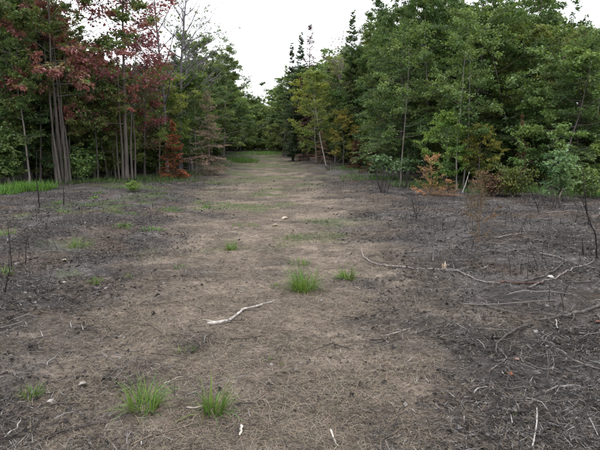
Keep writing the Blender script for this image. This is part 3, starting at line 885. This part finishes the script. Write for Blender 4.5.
fallen('forked pale twig above the curved grey twig', [(488, 373), (499, 366), (508, 360), (500, 352), (494, 345)], 0.0045, (0.24, 0.22, 0.20), 'fallen_twig', cat='twig', twigs=[(0.5, 0.2, -0.16, 0.24)])
fallen('curved grey twig in the dark litter at right', [(546, 394), (556, 389), (572, 387), (592, 391)], 0.007, (0.24, 0.215, 0.20), 'fallen_twig', cat='twig')
fallen('straight grey twig under the curved one', [(516, 403), (548, 404), (584, 402)], 0.0045, (0.15, 0.135, 0.125), 'fallen_twig', cat='twig')
fallen('short white twig at the lower right edge', [(588, 420), (593, 428), (598, 439)], 0.0055, (0.34, 0.32, 0.30), 'fallen_twig', cat='twig')
fallen('short white twig at the bottom edge in mid track', [(330, 432), (333, 440), (338, 449)], 0.006, (0.5, 0.47, 0.42), 'fallen_twig', cat='twig')
fallen('stubby white twig right of the near grass tufts', [(242, 428), (240, 438)], 0.008, (0.5, 0.46, 0.4), 'fallen_twig', cat='twig', taper=0.2)
fallen('bent white twig in the lower left corner', [(4, 440), (10, 434), (17, 431), (21, 421)], 0.005, (0.34, 0.32, 0.30), 'fallen_twig', cat='twig')
fallen('pale twig pointing away from the near left grass tuft', [(164, 386), (174, 381), (184, 378)], 0.005, (0.34, 0.3, 0.26), 'fallen_twig', cat='twig')
fallen('short pale twig left of the grass tuft in mid track', [(186, 410), (196, 410), (206, 408)], 0.006, (0.34, 0.3, 0.26), 'fallen_twig', cat='twig')
fallen('slim pale twig right of the crooked bleached stick', [(380, 338), (396, 335), (407, 331), (416, 328)], 0.006, (0.3, 0.27, 0.24), 'fallen_twig', cat='twig')
fallen('arched pale twig left of the red leaf', [(473, 396), (476, 391), (482, 389), (488, 389)], 0.006, (0.3, 0.28, 0.26), 'fallen_twig', cat='twig')
fallen('long brown stem crossing the left half of the track', [(130, 306), (160, 305), (190, 301), (208, 302)], 0.006, (0.14, 0.11, 0.09), 'fallen_twig', cat='twig')
fallen('dark stem running toward the lower left corner', [(24, 446), (36, 430), (46, 412)], 0.007, (0.05, 0.045, 0.042), 'fallen_twig', cat='twig')
fallen('dark twisted stem left of the near left tuft', [(44, 440), (70, 432), (110, 424)], 0.007, (0.06, 0.052, 0.048), 'fallen_twig', cat='twig')
fallen('straight tan straw stem in the lower middle', [(130, 448), (160, 436), (200, 424)], 0.005, (0.2, 0.16, 0.12), 'fallen_twig', cat='twig')
fallen('short bleached branch among dark litter above the thin long branch', [(494, 241), (508, 236), (526, 234)], 0.013, (0.2, 0.18, 0.17))
fallen('dark twig fan at the right edge below the thick branch', [(600, 372), (580, 366), (560, 354)], 0.008, (0.13, 0.115, 0.105), 'fallen_twig', cat='twig', twigs=[(0.4, -0.5, 0.5, 0.2), (0.6, -0.6, -0.2, 0.2)])
fallen('thin grey twig slanting beside the hooked charred branch', [(540, 348), (548, 338), (556, 333)], 0.005, (0.18, 0.165, 0.15), 'fallen_twig', cat='twig')
fallen('white splinter standing out under the thick grey branch', [(556, 322), (557, 331)], 0.006, (0.36, 0.34, 0.32), 'fallen_twig', cat='twig', taper=0.2)

# a small splintered stump by the long branch
x, y, z = on_ground(444, 268)
st = thing('splintered_stump', 'small pale splintered stump beside the long thin branch', 'stump', (x, y, z))
for (dx, h, r, c) in ((-0.015, 0.06, 0.015, (0.4, 0.28, 0.18)), (0.01, 0.09, 0.012, (0.5, 0.44, 0.36)), (0.024, 0.05, 0.01, (0.3, 0.2, 0.13))):
    v_, f_ = tubes_geo([(np.array([[dx, 0, -0.03], [dx * 1.1, 0, h * 0.6], [dx * 1.5, 0.005, h]]), np.array([r, r * 0.9, r * 0.15]), 6)])
    link('splinter', mesh_np('splinter', v_, f_, M_STICK), st, c)

# ------------------------------------------------------------------ grass tufts
def tuft(seed, h, w, nb, col=(0.115, 0.20, 0.045), wid=0.008, lean=0.45):
    r = np.random.default_rng(seed)
    a = r.random(nb) * 6.283
    rr = np.sqrt(r.random(nb)) * w * 0.28
    base = np.stack([np.cos(a) * rr, np.sin(a) * rr, np.full(nb, -0.015)], 1)
    a2 = a + r.normal(0, 0.8, nb)
    ln = np.abs(r.normal(0, lean * 0.75, nb)) + 0.03
    dry = r.random(nb) < 0.2
    ln[dry] += r.uniform(0.3, 1.6, dry.sum())
    d = np.stack([np.cos(a2) * ln, np.sin(a2) * ln, np.ones(nb)], 1)
    L = h * r.uniform(0.3, 1.0, nb) ** 0.8 * 1.12
    c = np.array(col) * r.uniform(0.45, 1.3, (nb, 1)) * (1 + r.normal(0, 0.12, (nb, 3)))
    c[dry] = np.array([0.24, 0.185, 0.11]) * r.uniform(0.4, 1.1, (dry.sum(), 1))
    L[dry] *= 0.75
    v, f, cc = strip_geo(base, d, L, np.full(nb, wid) * r.uniform(0.5, 1.3, nb), r.uniform(0.1, 1.0, nb) ** 2 * 2.0, c.clip(0.01, 0.6), 5)
    return mesh_np('blades', v, f, M_GRASS, cc)

def put_tuft(label, u, v, h, w, nb, **kw):
    x, y, z = on_ground(u, v)
    o = link('grass_tuft', tuft(int(u * 7 + v), h, w, nb, **kw))
    o.location = (x, y, z)
    o.color = (1, 1, 1, 1)
    tag(o, label, 'grass tuft', 'green grass tufts on the track and burnt ground')

put_tuft('largest bright grass tuft in the middle of the track', 304, 290, 0.31, 0.42, 300)
put_tuft('compact bright grass tuft right of the largest one', 346, 279, 0.2, 0.28, 170)
put_tuft('small upright grass tuft far left of the largest tuft', 231, 250, 0.2, 0.26, 130)
put_tuft('spreading grass tuft with arching blades near the bottom left', 144, 408, 0.25, 0.32, 200, lean=0.55, wid=0.0065)
put_tuft('upright narrow grass tuft in the near middle of the track', 214, 413, 0.24, 0.22, 140, lean=0.35, wid=0.0065)
put_tuft('low tuft beside the lower left corner twig', 32, 395, 0.1, 0.2, 150, lean=0.6, wid=0.006)
put_tuft('flat wide grass patch in the burnt ground at left', 68, 277, 0.10, 0.5, 170, lean=0.9)
put_tuft('small pale tuft right of the flat wide patch', 96, 281, 0.10, 0.25, 80, lean=0.8)
put_tuft('short tuft left of the largest tuft, nearer the left burnt ground', 128, 277, 0.07, 0.22, 50, lean=0.8)
put_tuft('loose short grass behind the largest tuft', 299, 264, 0.12, 0.5, 120, lean=0.9)
put_tuft('short flat tuft left of the loose grass', 276, 286, 0.07, 0.22, 60, lean=0.9)
put_tuft('ragged flat grass at the left edge above the black stems', 4, 272, 0.12, 0.3, 80, lean=0.8)
put_tuft('grass patch at the left edge under the black stem', 3, 236, 0.18, 0.6, 150, lean=0.8)
put_tuft('thin grassy patch behind the flat wide one', 80, 246, 0.12, 0.7, 120, lean=0.9)
put_tuft('small leafy tuft standing behind the flat wide patch', 76, 246, 0.2, 0.2, 50)
put_tuft('sparse weedy tuft left of the crooked stick', 188, 352, 0.10, 0.22, 40, lean=0.9, col=(0.11, 0.15, 0.05))
put_tuft('tiny tuft left of centre in the near straw', 265, 360, 0.06, 0.12, 26, lean=0.8)
put_tuft('tiny pale tuft beside the centre one', 280, 365, 0.06, 0.12, 22, lean=0.8, col=(0.13, 0.14, 0.05))
put_tuft('tiny green sprout by the red leaf', 510, 414, 0.05, 0.06, 10, lean=0.6)
put_tuft('weedy green patch among straw at far left of the track', 184, 268, 0.08, 0.5, 80, lean=1.0)
put_tuft('green weedy patch on the track far behind the tufts', 245, 226, 0.12, 0.9, 120, lean=1.0)
put_tuft('green weedy patch right of the far track weeds', 296, 238, 0.1, 0.7, 110, lean=1.0)
put_tuft('narrow weed patch beside the far right grey branch', 340, 236, 0.1, 0.5, 70, lean=1.0)
put_tuft('grass patch at the foot of the brown dead spruce', 215, 184, 0.2, 1.0, 160, lean=0.9)
put_tuft('grass patch on burnt ground below the rust-orange spruce', 200, 203, 0.14, 1.0, 150, lean=0.9)
put_tuft('grass patch on burnt ground below the purple maple', 112, 212, 0.16, 0.8, 140, lean=0.9)
put_tuft('low weeds beside the scorched shrub', 352, 176, 0.2, 1.4, 200, lean=0.9)

def grass_field(name, label, pts, h, col, seed, wid=0.008):
    r = np.random.default_rng(seed)
    n_ = len(pts)
    base = np.stack([pts[:, 0], pts[:, 1], ground_z(pts[:, 0], pts[:, 1]) - 0.01], 1)
    a = r.random(n_) * 6.283
    ln = np.abs(r.normal(0, 0.45, n_)) + 0.05
    d = np.stack([np.cos(a) * ln, np.sin(a) * ln, np.ones(n_)], 1)
    c = np.array(col) * r.uniform(0.6, 1.35, (n_, 1)) * (1 + r.normal(0, 0.1, (n_, 3)))
    v, f, cc = strip_geo(base, d, h * r.uniform(0.4, 1.1, n_), np.full(n_, wid), r.uniform(0.2, 1.2, n_), c.clip(0.01, 0.6), 3)
    o = link(name, mesh_np(name, v, f, M_GRASS, cc))
    o.color = (1, 1, 1, 1)
    return tag(o, label, None, None, 'stuff')

def blob(n_, spots, r):
    k = r.integers(len(spots), size=n_)
    S = np.array(spots)
    g = r.normal(0, 1, (n_, 2)).clip(-1.8, 1.8)
    return np.stack([S[k, 0] + g[:, 0] * S[k, 2], S[k, 1] + g[:, 1] * S[k, 3]], 1)

r = np.random.default_rng(5)
grass_field('grass', 'bright grass bank at the foot of the left wood', blob(6500, [(-9.3, 17.9, 0.45, 0.5), (-8.6, 18.6, 0.35, 0.3), (-9.9, 17.2, 0.5, 0.6)], r), 0.4, (0.09, 0.19, 0.035), 61, 0.012)
grass_field('grass', 'pale green grass strips by the far bend of the track', blob(6000, [(-5.2, 50, 0.8, 1.6), (-4.6, 47, 0.7, 1.2), (-6.5, 75, 1.6, 4), (-5.2, 95, 2, 6), (-4.4, 80, 1.2, 5)], r), 0.5, (0.10, 0.20, 0.04), 62, 0.02)
grass_field('undergrowth', 'weeds at the foot of the right wood', blob(5000, [(3.2, 24, 0.8, 1.0), (4.6, 20, 0.8, 0.6), (6.5, 17.8, 0.8, 0.5), (8.2, 16.4, 0.8, 0.5), (3, 33, 0.8, 2)], r), 0.3, (0.07, 0.14, 0.035), 63, 0.014)
grass_field('undergrowth', 'weeds in the shade of the left wood', blob(5000, [(-7.6, 21.6, 1.5, 0.5), (-6, 23.4, 1.0, 0.5), (-5.4, 27, 0.6, 1.2), (-5.5, 36, 0.6, 3)], r), 0.26, (0.07, 0.12, 0.035), 64, 0.014)

spots = [(-q[0], q[1], r.uniform(0.05, 0.22), r.uniform(0.05, 0.2)) for q in zip(r.uniform(2.2, 8.5, 34), r.uniform(7, 19, 34)) if q[0] < 0.5 * q[1]]
grass_field('weeds', 'scattered low green sprouts on the burnt ground at left', blob(2600, spots, r), 0.09, (0.10, 0.18, 0.045), 66, 0.012)

# short green blades thinly spread over the track
n_ = 150000
yy = 5 + 50 * r.random(n_) ** 1.4
xx = trail_x(yy) + r.normal(0, 1, n_) * (1.3 + 0.07 * yy)
gm = smooth(2.6, 1.0, xx - trail_x(yy)) * np.maximum(smooth(0.55, 0.70, fbm(xx, yy, 0.8, 91, 4)) * smooth(6.0, 12, yy), 0.5 * smooth(0.45, 0.66, fbm(xx, yy, 0.55, 95, 4)) * smooth(13, 30, yy))
keep = r.random(n_) < gm * (0.25 + 0.75 * smooth(0.5, 0.68, fbm(xx, yy, 4.5, 97, 2)))
grass_field('short_grass', 'thin green blades sprouting through the straw of the track', np.stack([xx, yy], 1)[keep], 0.06, (0.11, 0.18, 0.05), 65, 0.008)

# ------------------------------------------------------------------ litter: straw, charred leaves, twigs
def scatter(n_, y0, y1, r, pw=1.8):
    y = y0 + (y1 - y0) * r.random(n_) ** pw
    x = (r.random(n_) * 2 - 1) * (0.56 * y + 0.4)
    return x, y

r = np.random.default_rng(9)
x, y = scatter(420000, 2.7, 22, r)
tm = trail_mask(x, y)
cl = fbm(x, y, 2.5, 131, 3)
k = r.random(len(x)) < (0.16 + 0.84 * tm) * (0.25 + 0.75 * smooth(0.3, 0.6, cl))
x, y, tm = x[k], y[k], tm[k]
n_ = len(x)
base = np.stack([x, y, ground_z(x, y) + r.uniform(0.0, 0.012, n_)], 1)
a = r.random(n_) * 6.283
d = np.stack([np.cos(a), np.sin(a), r.normal(0.08, 0.16, n_)], 1)
c = np.array([0.27, 0.226, 0.178]) * r.uniform(0.4, 1.25, (n_, 1)) * (1 + r.normal(0, 0.05, (n_, 3)))
c = c * (0.55 + 0.45 * tm[:, None])
dk = r.random(n_) < 0.25
c[dk] *= 0.35
v, f, cc = strip_geo(base, d, r.uniform(0.03, 0.13, n_) * (0.8 + y * 0.03), np.full(n_, 0.0022) * (0.8 + y * 0.09), r.uniform(-0.1, 0.5, n_), c.clip(0.01, 0.6), 2)
o = link('straw', mesh_np('straw', v, f, M_DRY, cc)); o.color = (1, 1, 1, 1)
tag(o, 'matted dead straw covering the track', None, None, 'stuff')

pal = np.array([[0.036, 0.033, 0.033], [0.064, 0.058, 0.056], [0.10, 0.083, 0.070], [0.165, 0.155, 0.150], [0.022, 0.021, 0.021], [0.25, 0.24, 0.232]])
x, y = scatter(300000, 2.7, 24, r)
tm = trail_mask(x, y)
k = r.random(len(x)) < (0.12 + 0.88 * (1 - tm)) * (0.3 + 0.7 * smooth(0.35, 0.6, fbm(x, y, 2.1, 161, 3)))
x, y = x[k], y[k]
n_ = len(x)
base = np.stack([x, y, ground_z(x, y) + r.uniform(0.0, 0.018, n_)], 1)
a = r.random(n_) * 6.283
d = np.stack([np.cos(a), np.sin(a), r.normal(0.1, 0.25, n_)], 1)
c = pal[r.choice(6, n_, p=[0.25, 0.22, 0.20, 0.16, 0.13, 0.04])] * r.uniform(0.7, 1.4, (n_, 1))
v, f, cc = strip_geo(base, d, r.uniform(0.02, 0.09, n_) * (0.9 + 0.02 * y), r.uniform(0.002, 0.008, n_) * (0.8 + 0.06 * y), r.uniform(-0.2, 0.9, n_), c.clip(0.01, 0.6), 2)
o = link('burnt_grass_litter', mesh_np('burnt_grass_litter', v, f, M_DRY, cc)); o.color = (1, 1, 1, 1)
tag(o, 'scorched shreds of grass and bark over the burnt ground', None, None, 'stuff')

x, y = scatter(160000, 2.7, 26, r)
tm = trail_mask(x, y)
k = r.random(len(x)) < (0.05 + 0.95 * (1 - tm)) * smooth(0.36, 0.66, fbm(x, y, 1.8, 141, 4))
x, y, tm = x[k], y[k], tm[k]
n_ = len(x)
pos = np.stack([x, y, ground_z(x, y) + r.uniform(0.0, 0.014, n_)], 1)
a = r.random(n_) * 6.283
ax = np.stack([np.cos(a), np.sin(a), r.normal(0, 0.4, n_)], 1)
nr = np.array([0, 0, 1.0]) + r.normal(0, 0.55, (n_, 3))
c = pal[r.choice(6, n_, p=[0.25, 0.25, 0.21, 0.13, 0.14, 0.02])] * r.uniform(0.75, 1.3, (n_, 1))
ln = (0.011 + 0.040 * r.random(n_) ** 2) * (0.9 + 0.03 * y)
v, f, cc = leaf_geo(pos, ax, nr, ln, ln * r.uniform(0.25, 0.9, n_), c, r.uniform(-0.1, 0.45, (n_, 1)), 0.25)
o = link('leaf_litter', mesh_np('leaf_litter', v, f, M_DRY, cc)); o.color = (1, 1, 1, 1)
tag(o, 'charred and grey dead leaves over the burnt ground', None, None, 'stuff')

# fine twig litter, thickest on the right
x, y = scatter(16000, 2.8, 18, r)
tm = trail_mask(x, y)
wr = 0.12 + 0.2 * (x < trail_x(y)) + 0.6 * smooth(0.7, 2.2, x - trail_x(y))
k = r.random(len(x)) < wr * (0.2 + 0.8 * (1 - tm)) * smooth(0.35, 0.6, fbm(x, y, 0.8, 151, 3))
x, y = x[k], y[k]
paths = []
cols = []
for q in range(len(x)):
    L = r.uniform(0.06, 0.42) * r.random() ** 0.7
    a = r.random() * 6.283
    dx, dy = math.cos(a) * L, math.sin(a) * L
    px = np.array([x[q], x[q] + dx * 0.5 + r.normal(0, 0.11 * L), x[q] + dx])
    py = np.array([y[q], y[q] + dy * 0.5 + r.normal(0, 0.11 * L), y[q] + dy])
    pz = ground_z(px, py) + 0.006 + r.uniform(0, 0.03, 3)
    rr = r.uniform(0.0012, 0.004)
    paths.append((np.stack([px, py, pz], 1), np.array([rr, rr * 0.9, rr * 0.5]), 4))
    cols.append(np.repeat(pal[[0, 1, 3, 5, 2]][r.choice(5, p=[0.38, 0.30, 0.14, 0.06, 0.12])][None] * r.uniform(0.8, 1.3), 12, 0))
for q in range(420):                                       # burnt stubble still standing
    hy = 5 + 14 * r.random()
    hx = r.uniform(-0.5, 0.5) * hy
    if abs(hx - float(trail_x(hy))) < 2.0 + r.random(): continue
    L = r.uniform(0.05, 0.3)
    hz = gz(hx, hy)
    lx, ly = r.normal(0, 0.25, 2) * L
    paths.append((np.array([[hx, hy, hz - 0.02], [hx + lx * 0.4, hy + ly * 0.4, hz + L * 0.55], [hx + lx, hy + ly, hz + L]]), np.array([0.004, 0.0035, 0.002]), 4))
    cols.append(np.repeat(np.array([[0.025, 0.023, 0.023]]) * r.uniform(0.8, 2.0), 12, 0))
for q in range(330):
    hx, hy = r.uniform(1.2, 8.0), 3.2 + 11 * r.random() ** 1.3
    if hx > 0.55 * hy + 0.3 or hx < 0.12 * hy + 0.55: continue
    L = r.uniform(0.25, 0.95); a = r.normal(0.35, 0.8)
    t5 = np.linspace(0, 1, 6)
    bx = hx + math.cos(a) * L * t5 + np.cumsum(r.normal(0, 0.02, 6))
    by = hy + math.sin(a) * L * t5 + np.cumsum(r.normal(0, 0.03, 6))
    bz = ground_z(bx, by) + 0.008 + 0.05 * r.random() * np.sin(math.pi * t5 * r.uniform(0.5, 1))
    rr = r.uniform(0.002, 0.0065)
    paths.append((np.stack([bx, by, bz], 1), rr * np.linspace(1, 0.4, 6), 4))
    cols.append(np.repeat(pal[[0, 1, 3, 2, 5]][r.choice(5, p=[0.3, 0.32, 0.18, 0.16, 0.04])][None] * r.uniform(0.8, 1.3), 24, 0))
v, f = tubes_geo(paths)
o = link('twig_litter', mesh_np('twig_litter', v, f, M_DRY, np.concatenate(cols))); o.color = (1, 1, 1, 1)
tag(o, 'fine burnt twigs and grey brushwood strewn over the ground', None, None, 'stuff')

# a few single leaves and chips that catch the eye
def chip(label, u, v, s, color, name='dead_leaf', cat='leaf'):
    x, y, z = on_ground(u, v)
    N = 9
    aa = np.arange(N) * 2 * math.pi / N
    rad = s * (0.55 + 0.45 * np.abs(np.cos(aa * 2.5)))
    vv = [(0, 0, 0.012)] + [(math.cos(t) * q, math.sin(t) * q * 0.8, 0.012 + 0.25 * s * math.sin(2 * t)) for t, q in zip(aa, rad)]
    ff = [(0, 1 + k_, 1 + (k_ + 1) % N) for k_ in range(N)]
    o = link(name, mesh_np(name, vv, ff, M_DRY, np.tile(np.array(color), (N + 1, 1))))
    o.location = (x, y, z + 0.005); o.rotation_euler = (0.1, 0.15, rz()); o.color = (1, 1, 1, 1)
    tag(o, label, cat)
chip('red-orange fallen leaf in the dark litter at right', 509, 375, 0.03, (0.24, 0.10, 0.06))
chip('pale pinkish fallen leaf above the red-orange one', 516, 361, 0.03, (0.24, 0.16, 0.14))
chip('reddish leaf at the right edge by the thick grey branch', 598, 325, 0.035, (0.24, 0.11, 0.09))
chip('pale grey curled leaf left of the near left tuft', 83, 386, 0.04, (0.28, 0.26, 0.24))
chip('white curled leaf beside the low corner tuft', 50, 404, 0.035, (0.33, 0.31, 0.29))
chip('pale flat leaf beside the charred pole', 549, 277, 0.07, (0.42, 0.4, 0.38))
chip('white leaf speck behind the flat grass patch', 65, 260, 0.05, (0.5, 0.48, 0.46))
chip('pale wood chip on the far track', 285, 219, 0.12, (0.42, 0.36, 0.3), 'wood_chip', 'wood chip')
chip('second pale wood chip left of the first on the far track', 276, 226, 0.1, (0.38, 0.33, 0.28), 'wood_chip', 'wood chip')

# look-alikes in one spot are told apart by their order from left to right
same = {}
for o in scene.objects:
    if o.parent is None and 'label' in o and 'group' in o:
        same.setdefault(o['label'], []).append(o)
NUM = {2: 'two', 3: 'three', 4: 'four', 5: 'five', 6: 'six', 7: 'seven', 8: 'eight', 9: 'nine', 10: 'ten'}
for lab, os_ in same.items():
    if not 2 <= len(os_) <= 10 or 'closing' in lab: continue
    os_.sort(key=lambda q: q.location.x / q.location.y)
    for k_, o in enumerate(os_):
        place = 'leftmost' if k_ == 0 else ('rightmost' if k_ == len(os_) - 1 else ['', 'second', 'third', 'fourth', 'fifth', 'sixth', 'seventh', 'eighth', 'ninth'][k_] + ' from left')
        o['label'] = f'{lab}, {place} of {NUM[len(os_)]}'
